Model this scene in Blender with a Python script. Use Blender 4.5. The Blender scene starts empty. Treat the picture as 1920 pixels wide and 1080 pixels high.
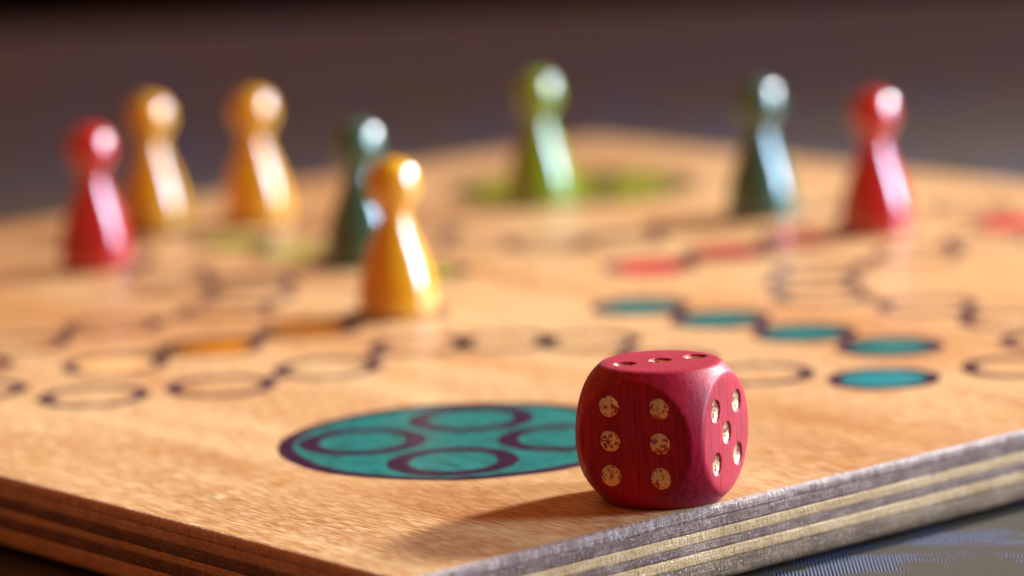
import bpy, bmesh, math, random
import numpy as np
from mathutils import Vector, Matrix, noise

random.seed(7)
scene = bpy.context.scene
COL = scene.collection
R = math.radians
U = 0.098                       # metres per layout unit (the camera stands one unit above the board)

# ------------------------------------------------------------------ camera
PITCH, ROLL, FPX = R(9.686), R(-2.249), 6891.0
cam_d = bpy.data.cameras.new('camera')
cam = bpy.data.objects.new('camera', cam_d); COL.objects.link(cam)
right = Vector((1, 0, 0)); up = Vector((0, math.sin(PITCH), math.cos(PITCH))); fwd = Vector((0, math.cos(PITCH), -math.sin(PITCH)))
cr, sr = math.cos(ROLL), math.sin(ROLL)
rx = right * cr + up * sr
ux = up * cr - right * sr
M = Matrix((rx, ux, -fwd)).transposed().to_4x4()
M.translation = Vector((0, 0, U))
cam.matrix_world = M
cam_d.sensor_width = 36.0
cam_d.lens = FPX / 1920 * 36
cam_d.clip_start = 0.01; cam_d.clip_end = 80
cam_d.dof.use_dof = True
cam_d.dof.focus_distance = 4.36 * U
cam_d.dof.aperture_fstop = cam_d.lens / (0.105 * U * 1000)
cam_d.dof.aperture_blades = 0
scene.camera = cam

# ------------------------------------------------------------------ world and lamps
world = bpy.data.worlds.new("World"); scene.world = world; world.use_nodes = True
bg = world.node_tree.nodes['Background']
bg.inputs[0].default_value = (1.0, 0.31, 0.10, 1); bg.inputs[1].default_value = 0.39
scene.view_settings.view_transform = 'Standard'
scene.view_settings.look = 'None'
scene.view_settings.exposure = 0
scene.view_settings.gamma = 1

def lamp(name, az, el, dist, sx, sy, watts, color, target, spread):
    d = bpy.data.lights.new(name, 'AREA'); d.shape = 'RECTANGLE'; d.size = sx; d.size_y = sy
    d.energy = watts; d.color = color; d.spread = spread
    o = bpy.data.objects.new(name, d); COL.objects.link(o)
    v = Vector((math.cos(az) * math.cos(el), math.sin(az) * math.cos(el), math.sin(el)))
    o.location = target + v * dist
    o.rotation_euler = (-v).to_track_quat('-Z', 'Y').to_euler()
    return o
FOC = Vector((0.02, 0.48, 0))
lamp('key_lamp', R(36), R(28), 1.5, 0.16, 0.16, 1.66, (0.93, 0.97, 1.0), Vector((0.015, 0.53, 0)), R(25))
lamp('window_light', R(-5), R(21), 1.6, 0.26, 0.85, 27, (0.50, 0.71, 1.0), FOC, R(120))

# ------------------------------------------------------------------ material helpers
def mat(name):
    m = bpy.data.materials.new(name); m.use_nodes = True
    nt = m.node_tree
    return m, nt, nt.nodes['Principled BSDF']
def N(nt, t, **kw):
    n = nt.nodes.new(t)
    for k, v in kw.items():
        if k.startswith('i_'): n.inputs[k[2:].replace('_', ' ')].default_value = v
        else: setattr(n, k, v)
    return n
def coords(nt, scale, rot=(0, 0, 0), src='Object'):
    t = N(nt, 'ShaderNodeTexCoord'); m = N(nt, 'ShaderNodeMapping')
    m.inputs['Scale'].default_value = scale; m.inputs['Rotation'].default_value = rot
    nt.links.new(t.outputs[src], m.inputs[0]); return m.outputs[0]
def noise_n(nt, vec, scale=1, detail=4, rough=.55, dist=0):
    n = N(nt, 'ShaderNodeTexNoise'); n.inputs['Scale'].default_value = scale
    n.inputs['Detail'].default_value = detail; n.inputs['Roughness'].default_value = rough
    n.inputs['Distortion'].default_value = dist
    nt.links.new(vec, n.inputs['Vector']); return n.outputs['Fac']
def ramp(nt, fac, stops):
    r = N(nt, 'ShaderNodeValToRGB'); e = r.color_ramp.elements
    while len(e) < len(stops): e.new(0.5)
    for k, (p, c) in enumerate(stops):
        e[k].position = p; e[k].color = (*c, 1) if len(c) == 3 else c
    nt.links.new(fac, r.inputs[0]); return r.outputs[0]
def g(v): return (v, v, v)
def mix(nt, fac, a, b, mode='MIX'):
    n = N(nt, 'ShaderNodeMix', data_type='RGBA', blend_type=mode)
    for s, x in ((0, fac), (6, a), (7, b)):
        if isinstance(x, (int, float)): n.inputs[s].default_value = x
        elif isinstance(x, tuple): n.inputs[s].default_value = (*x, 1)
        else: nt.links.new(x, n.inputs[s])
    return n.outputs[2]
def math_n(nt, op, a, b=0.0, clamp=False):
    n = N(nt, 'ShaderNodeMath', operation=op); n.use_clamp = clamp
    for s, x in ((0, a), (1, b)):
        if isinstance(x, (int, float)): n.inputs[s].default_value = x
        else: nt.links.new(x, n.inputs[s])
    return n.outputs[0]
def bump(nt, bsdf, h, dist, strength=1.0):
    b = N(nt, 'ShaderNodeBump'); b.inputs['Distance'].default_value = dist; b.inputs['Strength'].default_value = strength
    nt.links.new(h, b.inputs['Height']); nt.links.new(b.outputs[0], bsdf.inputs['Normal'])

def grain_fac(nt):
    """streaky maple/birch grain running along the board's x axis, in board metres"""
    a = noise_n(nt, coords(nt, (85, 1900, 300)), 1, 5, .62, .3)       # fine pores
    b = noise_n(nt, coords(nt, (14, 120, 50), (0, 0, R(3))), 1, 4, .55, .8)    # broad figure
    c = noise_n(nt, coords(nt, (300, 5600, 900)), 1, 3, .6)           # hair-fine fibre
    return a, b, c

def wood_top():
    m, nt, b = mat('varnished_birch')
    a, f, c = grain_fac(nt)
    col = ramp(nt, f, [(.3, (.31, .125, .022)), (.48, (.46, .255, .080)), (.68, (.60, .40, .165))])
    col = mix(nt, ramp(nt, a, [(.36, g(1)), (.50, g(.3)), (.60, g(0))]), col, (.38, .14, .03))
    col = mix(nt, ramp(nt, c, [(.48, g(0)), (.66, g(.75))]), col, (.90, .68, .42))
    col = mix(nt, ramp(nt, c, [(.36, g(.7)), (.47, g(0))]), col, (.30, .115, .025))
    wide = noise_n(nt, coords(nt, (7, 34, 9), (0, 0, R(-4))), 1, 3, .5, .6)
    col = mix(nt, ramp(nt, wide, [(.36, g(.7)), (.56, g(0))]), col, (.78, .55, .38), 'MULTIPLY')
    sp = noise_n(nt, coords(nt, (500, 900, 500)), 1, 2, .5)
    col = mix(nt, ramp(nt, sp, [(.75, g(0)), (.80, g(.55))]), col, (.20, .07, .03))
    nt.links.new(col, b.inputs['Base Color'])
    nt.links.new(ramp(nt, a, [(.3, g(.5)), (.7, g(.27))]), b.inputs['Roughness'])
    b.inputs['Specular IOR Level'].default_value = .28
    h = math_n(nt, 'ADD', math_n(nt, 'MULTIPLY', a, .6), math_n(nt, 'MULTIPLY', c, .5))
    bump(nt, b, h, .00010, .75)
    return m
def ply_mat(name, endx, longy, fuzzy=False):
    """a ply: one look where the cut shows end grain, another where it shows long grain;
    faces along +-x and +-y differ because the veneers are laid crosswise"""
    m, nt, b = mat(name)
    geo = N(nt, 'ShaderNodeTexCoord'); sep = N(nt, 'ShaderNodeSeparateXYZ')
    nt.links.new(geo.outputs['Normal'], sep.inputs[0])
    ax = math_n(nt, 'ABSOLUTE', sep.outputs[0]); ay = math_n(nt, 'ABSOLUTE', sep.outputs[1])
    fx = math_n(nt, 'GREATER_THAN', ax, ay)
    # end grain: fine pitted speckle; long grain: streaks along the edge
    e1 = noise_n(nt, coords(nt, (2600, 2600, 1500)), 1, 4, .7)
    e2 = noise_n(nt, coords(nt, (240, 240, 500)), 1, 3, .6) if not fuzzy else noise_n(nt, coords(nt, (1500, 1500, 260)), 1, 4, .65, .3)
    l1 = noise_n(nt, coords(nt, (120, 120, 5200)), 1, 4, .6, .3)
    def look(cols):
        lo, mid, hi = cols
        c = ramp(nt, e2, [(.32, lo), (.5, mid), (.68, hi)])
        c = mix(nt, ramp(nt, e1, [(.35, g(.55)), (.5, g(0))]), c, tuple(x * .5 for x in lo))
        return mix(nt, ramp(nt, l1, [(.45, g(0)), (.7, g(.35))]), c, hi)
    col = mix(nt, fx, look(longy), look(endx))
    sg = noise_n(nt, coords(nt, (3800, 3800, 3800)), 1, 2, .5)
    col = mix(nt, ramp(nt, sg, [(.62, g(0)), (.70, g(.6))]), col, (.80, .74, .70))
    nt.links.new(col, b.inputs['Base Color'])
    b.inputs['Roughness'].default_value = .42
    b.inputs['Specular IOR Level'].default_value = .35
    bump(nt, b, math_n(nt, 'ADD', e1, math_n(nt, 'MULTIPLY', l1, .5)), .00035, 1.0)
    return m
MAUVE = ((.12, .058, .034), (.21, .112, .070), (.38, .24, .17))
BROWN = ((.12, .068, .026), (.20, .118, .050), (.32, .20, .10))
PALE = ((.17, .095, .06), (.31, .20, .145), (.52, .38, .31))
CREAM = ((.50, .28, .10), (.62, .38, .155), (.72, .48, .22))
MEDIUM = ((.50, .26, .12), (.60, .33, .16), (.70, .40, .20))
DARK = ((.13, .06, .035), (.18, .085, .05), (.24, .12, .07))
M_top = wood_top()
M_edge_a = ply_mat('veneer_edge_raw', MAUVE, MEDIUM)
M_edge_t = ply_mat('veneer_edge_fuzzy', PALE, MEDIUM, True)
M_edge_b = ply_mat('veneer_edge_cross', CREAM, DARK)
M_edge_c = ply_mat('veneer_edge_lower', BROWN, MEDIUM)
M_glue, nt_, b_ = mat('glue_line'); b_.inputs['Base Color'].default_value = (.10, .035, .015, 1); b_.inputs['Roughness'].default_value = .6

def ink(name, base, alt, alpha_lo, rough=.3, pale=(.7, .42, .2)):
    """wood stain or ink: grain shows through, slightly blotchy"""
    m, nt, b = mat(name); lum = max(base)
    a = noise_n(nt, coords(nt, (110, 1500, 300)), 1, 5, .6, .3)
    f = noise_n(nt, coords(nt, (260, 700, 200)), 1, 3, .6, .6)
    col = mix(nt, ramp(nt, f, [(.35, g(0)), (.65, g(1))]), base, alt)
    col = mix(nt, ramp(nt, a, [(.52, g(0)), (.72, g(alpha_lo))]), col, pale)
    nt.links.new(col, b.inputs['Base Color'])
    b.inputs['Roughness'].default_value = rough
    b.inputs['Specular IOR Level'].default_value = .03
    bump(nt, b, math_n(nt, 'ADD', a, math_n(nt, 'MULTIPLY', f, .3)), .00006, .7)
    return m
M_line = ink('dark_ink_line', (.012, .004, .016), (.026, .008, .030), .004)
M_teal = ink('teal_stain', (.002, .070, .056), (.005, .155, .135), .35, pale=(.05, .30, .20))
M_teal2 = ink('blue_teal_stain', (.003, .125, .125), (.006, .19, .19), .25, pale=(.05, .36, .36))
M_yel = ink('orange_stain', (.58, .18, .010), (.68, .25, .012), .2, pale=(.85, .5, .15))
M_red = ink('red_stain', (.46, .004, .020), (.54, .008, .03), .08, pale=(.6, .08, .06))
M_lime = ink('lime_stain', (.16, .18, .008), (.22, .24, .010), .3, pale=(.6, .5, .12))
M_worn = ink('worn_thin_orange_stain', (.66, .33, .10), (.72, .40, .15), .4, pale=(.82, .56, .32))
M_pale = ink('bare_pale_birch', (.42, .245, .092), (.50, .315, .13), .4, pale=(.62, .42, .21))

# ------------------------------------------------------------------ object helpers
def link_mesh(name, verts, faces, mats, parent=None, smooth=True, mat_idx=None):
    me = bpy.data.meshes.new(name); me.from_pydata([tuple(v) for v in verts], [], faces)
    for m in (mats if isinstance(mats, (list, tuple)) else [mats]): me.materials.append(m)
    if mat_idx is not None: me.polygons.foreach_set('material_index', mat_idx)
    me.polygons.foreach_set('use_smooth', [smooth] * len(me.polygons)); me.update()
    o = bpy.data.objects.new(name, me); COL.objects.link(o)
    if parent: o.parent = parent
    return o
def empty(name, loc, rz, label, cat, group=None):
    o = bpy.data.objects.new(name, None); COL.objects.link(o)
    o.empty_display_size = .01; o.location = loc; o.rotation_euler = (0, 0, rz)
    o['label'] = label; o['category'] = cat
    if group: o['group'] = group
    return o

# ------------------------------------------------------------------ the board
HALF = 1.3378 * U
YAW = R(-49.92)
BC = Vector((0.0260 * U, 5.8422 * U, 0))
THICK = 0.0093
def board_pt(x, y, z=0.0):
    """board coordinates in half-widths -> world"""
    c, s = math.cos(YAW), math.sin(YAW)
    return BC + Vector((c * x - s * y, s * x + c * y, 0)) * HALF + Vector((0, 0, z))
board = empty('game_board', BC, YAW, 'square birch plywood board printed with rings for a pawn race game', 'game board')

def perimeter(half, rc, step_fine, step_coarse):
    """rounded square outline; fine along the two sides that face the camera (x=+half, y=-half)"""
    pts = []
    def line(a, b, step):
        n = max(2, int(math.dist(a, b) / step)); return [(a[0] + (b[0] - a[0]) * k / n, a[1] + (b[1] - a[1]) * k / n) for k in range(n)]
    h = half - rc
    segs = [((-h, -half), (h, -half), step_fine, (h, -h), -90), ((half, -h), (half, h), step_fine, (h, h), 0),
            ((h, half), (-h, half), step_coarse, (-h, h), 90), ((-half, h), (-half, -h), step_coarse, (-h, -h), 180)]
    for a, b, st, c, a0 in segs:
        pts += line(a, b, st)
        for k in range(8):
            t = R(a0 + 90 * k / 8); pts.append((c[0] + rc * math.cos(t), c[1] + rc * math.sin(t)))
    return pts
PER = perimeter(HALF, .0012, .00035, .004)
def outward(k):
    x, y = PER[k]
    h = HALF - .0012
    v = Vector((max(-1, min(1, 0)) if abs(x) < h else math.copysign(1, x) * (abs(x) - h), 0 if abs(y) < h else math.copysign(1, y) * (abs(y) - h), 0))
    return v.normalized() if v.length > 1e-9 else Vector((1, 0, 0))
OUT = [outward(k) for k in range(len(PER))]
def make_ply(z1, z0, mats, seed, rough, inset, round_top=0.0, round_bot=0.0, jag=0.0):
    rows = 7
    verts, faces, midx = [], [], []
    n = len(PER)
    off = Vector((seed * 3.1, seed * 1.7, seed * .9))
    for r in range(rows):
        t = r / (rows - 1)
        z = z1 + (z0 - z1) * t
        ins = inset
        if round_top and t < .5:
            q = (1 - t / .5); ins += round_top * (1 - math.sqrt(max(0, 1 - q * q)))
        if round_bot and t > .5:
            q = (t - .5) / .5; ins += round_bot * (1 - math.sqrt(max(0, 1 - q * q)))
        if seed and r == 0: ins += .00007
        if r == rows - 1: ins += .00005
        for k, (x, y) in enumerate(PER):
            p = Vector((x, y, z))
            d = noise.noise(p * 1400 + off) * rough + noise.noise(p * 300 + off) * rough * .8
            zz = z
            if r == 0 and jag:
                d -= jag * max(0, noise.noise(Vector((x, y, 0)) * 900 + off)) + jag * .6 * abs(noise.noise(Vector((x, y, 0)) * 2400))
            p2 = p + OUT[k] * (d - ins); p2.z = zz
            verts.append(p2)
    for r in range(rows - 1):
        for k in range(n):
            k2 = (k + 1) % n
            faces.append((r * n + k, (r + 1) * n + k, (r + 1) * n + k2, r * n + k2)); midx.append(0)
    faces.append(tuple(range(n))); midx.append(1)
    faces.append(tuple(reversed(range((rows - 1) * n, rows * n)))); midx.append(0)
    o = link_mesh('ply', verts, faces, mats, board, True, midx)
    o.data.polygons[len(faces) - 2].use_smooth = False
    o.data.polygons[len(faces) - 1].use_smooth = False
    return o
bands = [0, .145, .295, .44, .558, .71, 1.0]
pm = [M_edge_t, M_edge_a, M_edge_b, M_edge_a, M_edge_b, M_edge_c]
for k in range(6):
    z1, z0 = -bands[k] * THICK, -bands[k + 1] * THICK
    if k == 0: o = make_ply(z1, z0, [pm[k], M_top], k, .00007, .0001, round_top=.00055, jag=.00030); o.name = 'top_ply'
    else: o = make_ply(z1 - .000006, z0, [pm[k], pm[k]], k, .000045, .0001 if k % 2 else .00008, round_bot=.0009 if k == 5 else 0)
    if k in (2, 4):
        o['label'] = 'cream cross ply seen between the darker plies'

# printed rings and painted fields, thin films of ink on the top veneer
RIN, ROUT = .0436, .0595
def disc_mesh(r, z, jit, seed, seg=72, hole=None):
    """ring (hole given) or filled disc with a thin rim, edges slightly uneven like stamped ink"""
    v, f = [], []
    def rad(rr, t, s): return rr * HALF * (1 + jit * noise.noise(Vector((math.cos(t) * 3, math.sin(t) * 3, seed * 1.37 + s))))
    for k in range(seg):
        t = 2 * math.pi * k / seg; a = rad(r, t, 0)
        v += [(a * math.cos(t), a * math.sin(t), z), (a * math.cos(t), a * math.sin(t), .000004)]
    for k in range(seg):
        k2 = (k + 1) % seg; f.append((2 * k, 2 * k + 1, 2 * k2 + 1, 2 * k2))
    if hole is None:
        f.append(tuple(2 * k for k in range(seg)))
    else:
        n0 = len(v)
        for k in range(seg):
            t = 2 * math.pi * k / seg; a = rad(hole, t, 5)
            v += [(a * math.cos(t), a * math.sin(t), z), (a * math.cos(t), a * math.sin(t), .000004)]
        for k in range(seg):
            k2 = (k + 1) % seg
            f.append((2 * k, 2 * k2, n0 + 2 * k2, n0 + 2 * k)); f.append((n0 + 2 * k, n0 + 2 * k2, n0 + 2 * k2 + 1, n0 + 2 * k + 1))
    return v, f
def field(name, x, y, fill, fname, rin=RIN, rout=ROUT, seed=0, z=.000022, label=None):
    v, f = disc_mesh(rout, z, .025, seed, hole=rin)
    o = link_mesh(name, v, f, M_line, board, False); o.location = (x * HALF, y * HALF, 0)
    if label: o['label'] = label
    if fill:
        v, f = disc_mesh((rin + rout) / 2, z * .6, .02, seed + 9)
        c = link_mesh(fname, v, f, fill, o, False)
    return o
def rot4(x, y, k):
    for _ in range(k): x, y = -y, x
    return x, y
TRACK = [(.241, .241), (.317, .206), (.463, .196), (.600, .190), (.718, .132)]
TRACK[1] = (.315, .183); TRACK[2] = (.463, .196)
TRACK = [(.241, .241), (.315, .183), (.463, .206), (.599, .196), (.718, .132)]
HOMES = [.200, .334, .470, .601]
STAIN = [(M_teal, 'teal'), (M_red, 'red'), (M_lime, 'lime green'), (M_yel, 'orange yellow')]
sd = 0
for k in range(4):
    st, cn = STAIN[k]
    for i, (a, b) in enumerate(TRACK):
        for side in ((-1, 1) if i else (-1,)):
            sd += 1
            x, y = rot4(a, b * side, k)
            start = (i == 4 and side == -1)
            field('start_field' if start else 'track_field', x, y, (M_teal2 if k == 0 else st) if start else None, 'field_fill', seed=sd,
                  label=('%s start field at the end of its arm' % cn) if start else None)
    x, y = rot4(.785, 0, k); sd += 1
    field('track_field', x, y, None, 'field_fill', seed=sd)
    for i, a in enumerate(HOMES):
        x, y = rot4(a, 0, k); sd += 1
        field('home_field', x, y, M_worn if (k == 3 and i == 3) else st, 'field_fill', seed=sd, label='%s field in the row of four towards the centre' % cn)
    x, y = rot4(.607, -.607, k); sd += 1
    base = field('home_circle', x, y, st, 'circle_fill', rin=.1640, rout=.1795, seed=sd, z=.000020, label='large %s home circle with four small rings inside' % cn)
    for dx, dy in ((-1, -1), (1, -1), (-1, 1), (1, 1)):
        sd += 1
        v, f = disc_mesh(.0630, .000034, .02, sd, hole=.0430)
        o = link_mesh('small_ring', v, f, M_line, base, False); o.location = (dx * .0695 * HALF, dy * .0690 * HALF, 0)

def link_bar(p, q, seed):
    """short thick dark stroke that joins two neighbouring rings"""
    a, b = Vector((*p, 0)) * HALF, Vector((*q, 0)) * HALF
    d = (b - a); L = d.length; d.normalize(); n = Vector((-d.y, d.x, 0)); mid = (a + b) / 2
    hl = (L - 2 * ROUT * HALF) / 2 + .0013; hw = .0011
    pts = []
    for k in range(20):
        t = 2 * math.pi * k / 20
        pts.append(d * hl * math.copysign(abs(math.cos(t)) ** .7, math.cos(t)) + n * hw * math.copysign(abs(math.sin(t)) ** .7, math.sin(t)) * (1 + .3 * abs(math.cos(t))))
    v = [(x.x, x.y, .000030) for x in pts] + [(x.x, x.y, .000004) for x in pts]
    f = [tuple(range(20))] + [(k, k + 20, (k + 1) % 20 + 20, (k + 1) % 20) for k in range(20)]
    o = link_mesh('link_bar', v, f, M_line, board, False); o.location = mid
for k in range(4):
    for i in range(3):
        for side in (-1, 1):
            link_bar(rot4(TRACK[i][0], TRACK[i][1] * side, k), rot4(TRACK[i + 1][0], TRACK[i + 1][1] * side, k), k)
        link_bar(rot4(HOMES[i], 0, k), rot4(HOMES[i + 1], 0, k), k)

# ------------------------------------------------------------------ tablecloth (and the table it lies on)
def cloth_mat():
    m, nt, b = mat('jacquard_cloth')
    rot = R(1.5)
    ribs = N(nt, 'ShaderNodeTexWave', wave_type='BANDS', bands_direction='X'); 
    nt.links.new(coords(nt, (1, 1, 1), (0, 0, rot)), ribs.inputs['Vector'])
    ribs.inputs['Scale'].default_value = 714; ribs.inputs['Distortion'].default_value = .6; ribs.inputs['Detail'].default_value = 1
    ribs.inputs['Detail Scale'].default_value = .3
    wv = noise_n(nt, coords(nt, (38, 52, 1), (0, 0, R(25))), 1, 5, .62, 1.6)
    wv = math_n(nt, 'ADD', wv, math_n(nt, 'MULTIPLY', math_n(nt, 'SUBTRACT', ribs.outputs['Fac'], .5), .005))
    pat = ramp(nt, wv, [(.47, g(0)), (.485, g(1))])
    edge = ramp(nt, wv, [(.455, g(0)), (.475, g(1)), (.495, g(0))])
    fibre = noise_n(nt, coords(nt, (5000, 5000, 10)), 1, 3, .6)
    blue = mix(nt, ramp(nt, ribs.outputs['Fac'], [(.25, g(0)), (.7, g(1))]), (.018, .019, .030), (.082, .088, .130))
    gold = mix(nt, ramp(nt, fibre, [(.35, g(0)), (.7, g(1))]), (.044, .036, .024), (.100, .082, .056))
    col = mix(nt, pat, blue, gold)
    col = mix(nt, math_n(nt, 'MULTIPLY', edge, .6), col, (.075, .07, .10))
    nt.links.new(col, b.inputs['Base Color'])
    b.inputs['Roughness'].default_value = .55
    b.inputs['Specular IOR Level'].default_value = .12
    inv = math_n(nt, 'SUBTRACT', 1.0, pat)
    h = math_n(nt, 'ADD', math_n(nt, 'MULTIPLY', ribs.outputs['Fac'], inv), math_n(nt, 'MULTIPLY', fibre, .35))
    h = math_n(nt, 'ADD', h, math_n(nt, 'MULTIPLY', pat, .8))
    bump(nt, b, h, .00018, .8)
    return m
ZC = -THICK - .0011
def cloth():
    X0, X1, Y0, Y1 = -.75, .75, -.35, 1.16
    nx, ny = 60, 60
    v, f = [], []
    for j in range(ny + 1):
        for i in range(nx + 1):
            v.append((X0 + (X1 - X0) * i / nx, Y0 + (Y1 - Y0) * j / ny, ZC))
    for j in range(ny):
        for i in range(nx): f.append((j * (nx + 1) + i, j * (nx + 1) + i + 1, (j + 1) * (nx + 1) + i + 1, (j + 1) * (nx + 1) + i))
    # the cloth hangs over the table's edges
    rim = [j * 0 + i for i in range(nx + 1)] + [j * (nx + 1) + nx for j in range(1, ny + 1)] + [ny * (nx + 1) + i for i in range(nx - 1, -1, -1)] + [j * (nx + 1) for j in range(ny - 1, 0, -1)]
    prev = rim; n = len(rim)
    cx, cy = (X0 + X1) / 2, (Y0 + Y1) / 2
    for lvl, (dz, o_) in enumerate(((-.004, .004), (-.012, .007), (-.08, .010), (-.25, .016))):
        cur = []
        for q, r0 in enumerate(rim):
            x, y, z = v[r0]
            wob = .012 * math.sin(q * .55) * min(1, -dz / .1)
            sx = (1 if x >= X1 - 1e-6 else -1 if x <= X0 + 1e-6 else 0); sy = (1 if y >= Y1 - 1e-6 else -1 if y <= Y0 + 1e-6 else 0)
            cur.append(len(v)); v.append((x + sx * (o_ + wob), y + sy * (o_ + wob), ZC + dz))
        for q in range(n):
            f.append((prev[q], cur[q], cur[(q + 1) % n], prev[(q + 1) % n]))
        prev = cur
    o = link_mesh('tablecloth', v, f, cloth_mat())
    o['label'] = 'blue grey ribbed jacquard tablecloth with brown gold leaf pattern under the board'; o['category'] = 'tablecloth'
    return o
cloth()
m_fl, nt, b = mat('dark_floor'); b.inputs['Base Color'].default_value = (.008, .007, .008, 1); b.inputs['Roughness'].default_value = 1; b.inputs['Specular IOR Level'].default_value = 0
fl = link_mesh('floor', [(-12, -4, -.75), (12, -4, -.75), (12, 30, -.75), (-12, 30, -.75)], [(0, 1, 2, 3)], m_fl, None, False); fl['kind'] = 'structure'

# little felt pads keep the board off the cloth
m_felt, nt, b = mat('black_felt'); b.inputs['Base Color'].default_value = (.01, .01, .012, 1); b.inputs['Roughness'].default_value = .95
for sx, sy in ((-1, -1), (1, -1), (1, 1), (-1, 1)):
    v, f = [], []
    for k in range(24):
        t = 2 * math.pi * k / 24
        for z in (0, -.0011): v.append((.006 * math.cos(t), .006 * math.sin(t), z))
    for k in range(24): f.append((2 * k, 2 * k + 1, 2 * ((k + 1) % 24) + 1, 2 * ((k + 1) % 24)))
    f.append(tuple(range(1, 48, 2))); f.append(tuple(range(0, 48, 2)))
    o = link_mesh('felt_pad', v, f, m_felt, board, False); o.location = (sx * HALF * .88, sy * HALF * .88, -THICK)

# ------------------------------------------------------------------ pawns
PROFILE = [(0, 0), (5.5, 0), (5.85, .12), (6.05, .5), (6.10, 1.2), (6.05, 2.4), (5.88, 4.0), (5.52, 6.0), (4.95, 8.0), (4.25, 10.0), (3.44, 11.8), (2.80, 13.4), (2.36, 14.7), (2.22, 15.4),
           (2.50, 16.3), (2.85, 16.9), (3.45, 17.6), (3.88, 18.5), (4.08, 19.5), (4.06, 20.5), (3.82, 21.5), (3.36, 22.4), (2.70, 23.15), (1.88, 23.7), (.96, 24.0), (0, 24.1)]
def catmull(pts, sub):
    out = []
    for i in range(len(pts) - 1):
        p0, p1, p2, p3 = pts[max(0, i - 1)], pts[i], pts[i + 1], pts[min(len(pts) - 1, i + 2)]
        for s in range(sub):
            t = s / sub
            out.append(tuple(.5 * ((2 * p1[d]) + (-p0[d] + p2[d]) * t + (2 * p0[d] - 5 * p1[d] + 4 * p2[d] - p3[d]) * t * t + (-p0[d] + 3 * p1[d] - 3 * p2[d] + p3[d]) * t ** 3) for d in (0, 1)))
    out.append(pts[-1]); return out
def pawn_mesh(m):
    prof = PROFILE[:4] + catmull(PROFILE[4:], 3)
    seg = 64; v = [(0, 0, 0)]; f = []
    ring = []
    for r, z in prof[1:-1]:
        ring.append(len(v))
        for k in range(seg):
            t = 2 * math.pi * k / seg; v.append((r * .001 * math.cos(t), r * .001 * math.sin(t), z * .001))
    top = len(v); v.append((0, 0, prof[-1][1] * .001))
    for k in range(seg): f.append((0, ring[0] + (k + 1) % seg, ring[0] + k))
    for a, b in zip(ring, ring[1:]):
        for k in range(seg): k2 = (k + 1) % seg; f.append((a + k, a + k2, b + k2, b + k))
    for k in range(seg): f.append((ring[-1] + k, ring[-1] + (k + 1) % seg, top))
    me = bpy.data.meshes.new('pawn'); me.from_pydata(v, [], f); me.materials.append(m)
    me.polygons.foreach_set('use_smooth', [True] * len(me.polygons)); me.update(); return me
def paint(name, lo, hi, rough=.35):
    m, nt, b = mat(name)
    gr = noise_n(nt, coords(nt, (900, 900, 60)), 1, 4, .6, .3)
    nt.links.new(mix(nt, ramp(nt, gr, [(.35, g(0)), (.65, g(1))]), lo, hi), b.inputs['Base Color'])
    b.inputs['Roughness'].default_value = rough
    b.inputs['Specular IOR Level'].default_value = .15
    b.inputs['Coat Weight'].default_value = 1; b.inputs['Coat IOR'].default_value = 1.95; b.inputs['Coat Roughness'].default_value = .13
    bump(nt, b, noise_n(nt, coords(nt, (500, 500, 300)), 1, 3, .5), .00003, .5)
    return m
P_red = paint('red_lacquer', (.42, .001, .004), (.56, .002, .010))
P_yel = paint('yellow_lacquer', (.66, .27, .002), (.78, .38, .004))
P_grn = paint('dark_green_lacquer', (.001, .070, .034), (.002, .115, .070))
P_lim = paint('lime_lacquer', (.13, .235, .002), (.19, .32, .004))
mesh_of = {k: pawn_mesh(k) for k in (P_red, P_yel, P_grn, P_lim)}
PAWNS = [
    (P_yel, (.008, -.207), 'yellow lacquered pawn nearest the die, in front of the dark green one'),
    (P_grn, (-.318, -.004), 'dark green pawn half hidden behind the nearest yellow pawn'),
    (P_red, (-.580, -.232), 'red pawn at the far left, left of both distant yellow pawns'),
    (P_yel, (-.788, .005), 'distant yellow pawn right beside the left red pawn'),
    (P_yel, (-.714, .125), 'distant yellow pawn with a bright white highlight, left of the half hidden dark green pawn'),
    (P_lim, (-.526, .476), 'single lime green pawn standing in the far lime circle'),
    (P_grn, (-.184, .572), 'dark green pawn on the right, beside the right red pawn'),
    (P_red, (.033, .567), 'red pawn on the right, at the end of the row of red fields'),
]
for m, (bx, by), lab in PAWNS:
    o = bpy.data.objects.new('pawn', mesh_of[m]); COL.objects.link(o)
    o.location = board_pt(bx, by, .00004)
    o.rotation_euler = (0, 0, random.uniform(0, 6.28))
    o['label'] = lab; o['category'] = 'pawn'; o['group'] = 'wooden pawns standing on the board'

# ------------------------------------------------------------------ the die
A = .0164
def die_pt():
    # foot point of the die on the board, in layout units
    return Vector((0.1738 * U, 4.322 * U, .00003))
die = empty('die', die_pt(), R(-26), 'dark red wooden die with gold pips standing near the board corner', 'die')
H = A / 2; RS = A * .655
SQ = 97 / 252 * A / 2; RW = 63 / 252 * A; PR = .0795 * A
PIPS = {  # face -> pip centres in that face's own (a, b) axes
    'front': [(-SQ, k * RW) for k in (-1, 0, 1)] + [(SQ, k * RW) for k in (-1, 0, 1)],
    'right': [(-SQ, -SQ), (SQ, -SQ), (0, 0), (-SQ, SQ), (SQ, SQ)],
    'top': [(-SQ, -SQ), (0, 0), (SQ, SQ)],
    'back': [(0, 0)],
    'left': [(-SQ, SQ), (SQ, -SQ)],
    'bottom': [(-SQ, SQ), (SQ, -SQ), (-SQ, -SQ), (SQ, SQ)],
}
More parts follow.
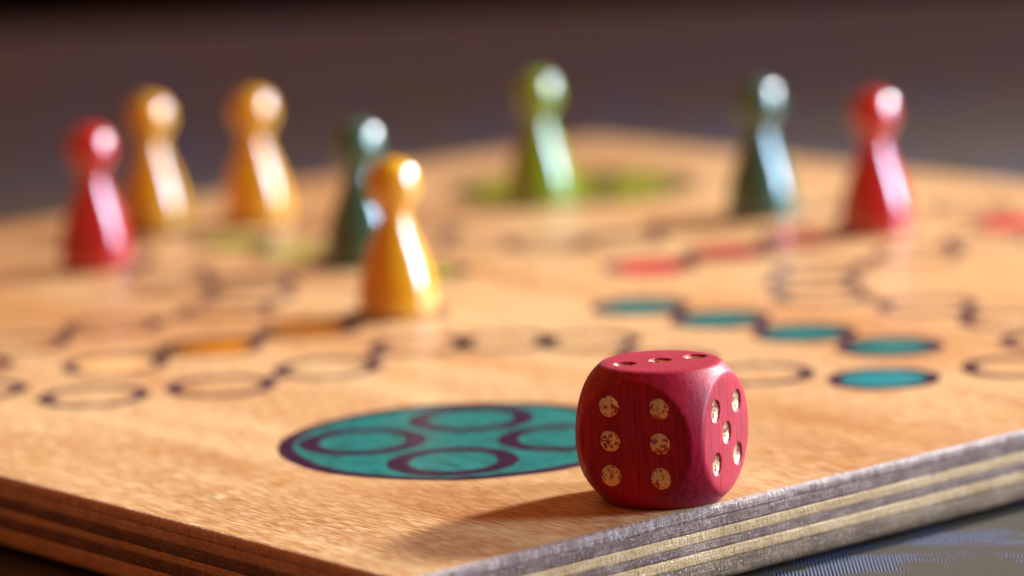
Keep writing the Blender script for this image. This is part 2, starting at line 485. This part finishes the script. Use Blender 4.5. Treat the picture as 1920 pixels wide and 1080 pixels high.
FR = {  # face frames: (a axis, b axis, normal)
    'front': (Vector((1, 0, 0)), Vector((0, 0, 1)), Vector((0, -1, 0))),
    'right': (Vector((0, 1, 0)), Vector((0, 0, 1)), Vector((1, 0, 0))),
    'top': (Vector((1, 0, 0)), Vector((0, 1, 0)), Vector((0, 0, 1))),
    'back': (Vector((-1, 0, 0)), Vector((0, 0, 1)), Vector((0, 1, 0))),
    'left': (Vector((0, -1, 0)), Vector((0, 0, 1)), Vector((-1, 0, 0))),
    'bottom': (Vector((1, 0, 0)), Vector((0, -1, 0)), Vector((0, 0, -1))),
}
CT = Vector((0, 0, H))
DEEP = .036 * A
def dish(rr):                       # depth of a bored hollow at rr = distance / pip radius
    return DEEP * (.28 + .72 * math.sqrt(max(0, 1 - rr * rr * .96)))
def shell(d):
    """distance to the rounded cube's surface along unit direction d"""
    rc = H / max(abs(d.x), abs(d.y), abs(d.z))
    k = .00045
    h = max(0, 1 - abs(rc - RS) / k)
    return min(rc, RS) - h * h * k * .25
def make_die():
    n = 150
    verts, faces = [], []
    index = {}
    vmap = {}
    for fn, (ax, bx, nx) in FR.items():
        grid = []
        for j in range(n + 1):
            row = []
            for i in range(n + 1):
                a, b = -1 + 2 * i / n, -1 + 2 * j / n
                # face plane coordinates stretched so that the flat part gets most of the grid
                pa, pb = a * H, b * H
                dep = 0.0
                for (ca, cb) in PIPS[fn]:
                    da, db = pa - ca, pb - cb; r = math.hypot(da, db); cell = 2 * H / n
                    if r < PR + cell * 1.6:
                        if PR - cell * .72 < r <= PR: s = (PR - cell * .03) / r; r2 = PR * .995
                        elif PR < r < PR + cell * .72: s = (PR + cell * .05) / r; r2 = PR * 1.01
                        else: s = 1; r2 = r
                        pa, pb = ca + da * s, cb + db * s
                        if r2 <= PR: dep = dish(r2 / PR)
                d = (ax * pa + bx * pb + nx * H).normalized()
                p = d * shell(d) - nx * dep
                key = (round(p.x * 1e7), round(p.y * 1e7), round(p.z * 1e7))
                if key not in vmap: vmap[key] = len(verts); verts.append(p + CT)
                row.append(vmap[key])
            grid.append(row)
        for j in range(n):
            for i in range(n):
                q = (grid[j][i], grid[j][i + 1], grid[j + 1][i + 1], grid[j + 1][i])
                faces.append(q)
    return verts, faces
m_die, nt, b = mat('red_stained_wood')
v1 = noise_n(nt, coords(nt, (2600, 2600, 170)), 1, 5, .65, .25)
v2 = noise_n(nt, coords(nt, (420, 420, 60)), 1, 4, .6, .5)
v3 = noise_n(nt, coords(nt, (4200, 4200, 4200)), 1, 3, .6)
c = mix(nt, ramp(nt, v1, [(.35, g(0)), (.68, g(1))]), (.20, .001, .004), (.46, .006, .034))
c = mix(nt, ramp(nt, v2, [(.3, g(.6)), (.55, g(0))]), c, (.20, .002, .012))
nt.links.new(c, b.inputs['Base Color'])
nt.links.new(ramp(nt, v1, [(.3, g(.55)), (.7, g(.40))]), b.inputs['Roughness'])
b.inputs['Specular IOR Level'].default_value = .22
b.inputs['Sheen Weight'].default_value = .05; b.inputs['Sheen Roughness'].default_value = .35; b.inputs['Sheen Tint'].default_value = (1, .75, .95, 1)
bump(nt, b, math_n(nt, 'ADD', math_n(nt, 'MULTIPLY', v1, .5), math_n(nt, 'MULTIPLY', v3, .6)), .00007, .8)
v, f = make_die()
body = link_mesh('body', v, f, m_die, die)

m_gold, nt, b = mat('worn_gold_paint')
wear = noise_n(nt, coords(nt, (1600, 1600, 1600)), 1, 4, .7, 0)
wear2 = noise_n(nt, coords(nt, (6500, 6500, 6500)), 1, 2, .5)
w = ramp(nt, math_n(nt, 'ADD', math_n(nt, 'MULTIPLY', wear, .8), math_n(nt, 'MULTIPLY', wear2, .2)), [(.525, g(0)), (.545, g(1))])
nt.links.new(mix(nt, w, mix(nt, wear2, (.68, .37, .10), (.95, .76, .44)), (.34, .008, .014)), b.inputs['Base Color'])
nt.links.new(math_n(nt, 'MULTIPLY', math_n(nt, 'SUBTRACT', 1.0, w), .3), b.inputs['Metallic'])
b.inputs['Roughness'].default_value = .34
bump(nt, b, math_n(nt, 'ADD', wear, math_n(nt, 'MULTIPLY', wear2, .4)), .00008, .8)
def pip(fn, ca, cb):
    ax, bx, nx = FR[fn]
    v, f = [], []
    rings, seg = 9, 40
    for r in range(rings):
        rr = r / (rings - 1)
        for k in range(seg if r else 1):
            t = 2 * math.pi * k / seg
            rad = PR * .985 * rr
            v.append(ax * (ca + rad * math.cos(t)) + bx * (cb + rad * math.sin(t)) + nx * (H - dish(rr) + .00004) + CT)
    for k in range(seg): f.append((0, 1 + k, 1 + (k + 1) % seg))
    for r in range(1, rings - 1):
        o0 = 1 + (r - 1) * seg; o1 = o0 + seg
        for k in range(seg): f.append((o0 + k, o1 + k, o1 + (k + 1) % seg, o0 + (k + 1) % seg))
    link_mesh('pip', v, f, m_gold, die)
for fn in PIPS:
    for ca, cb in PIPS[fn]: pip(fn, ca, cb)
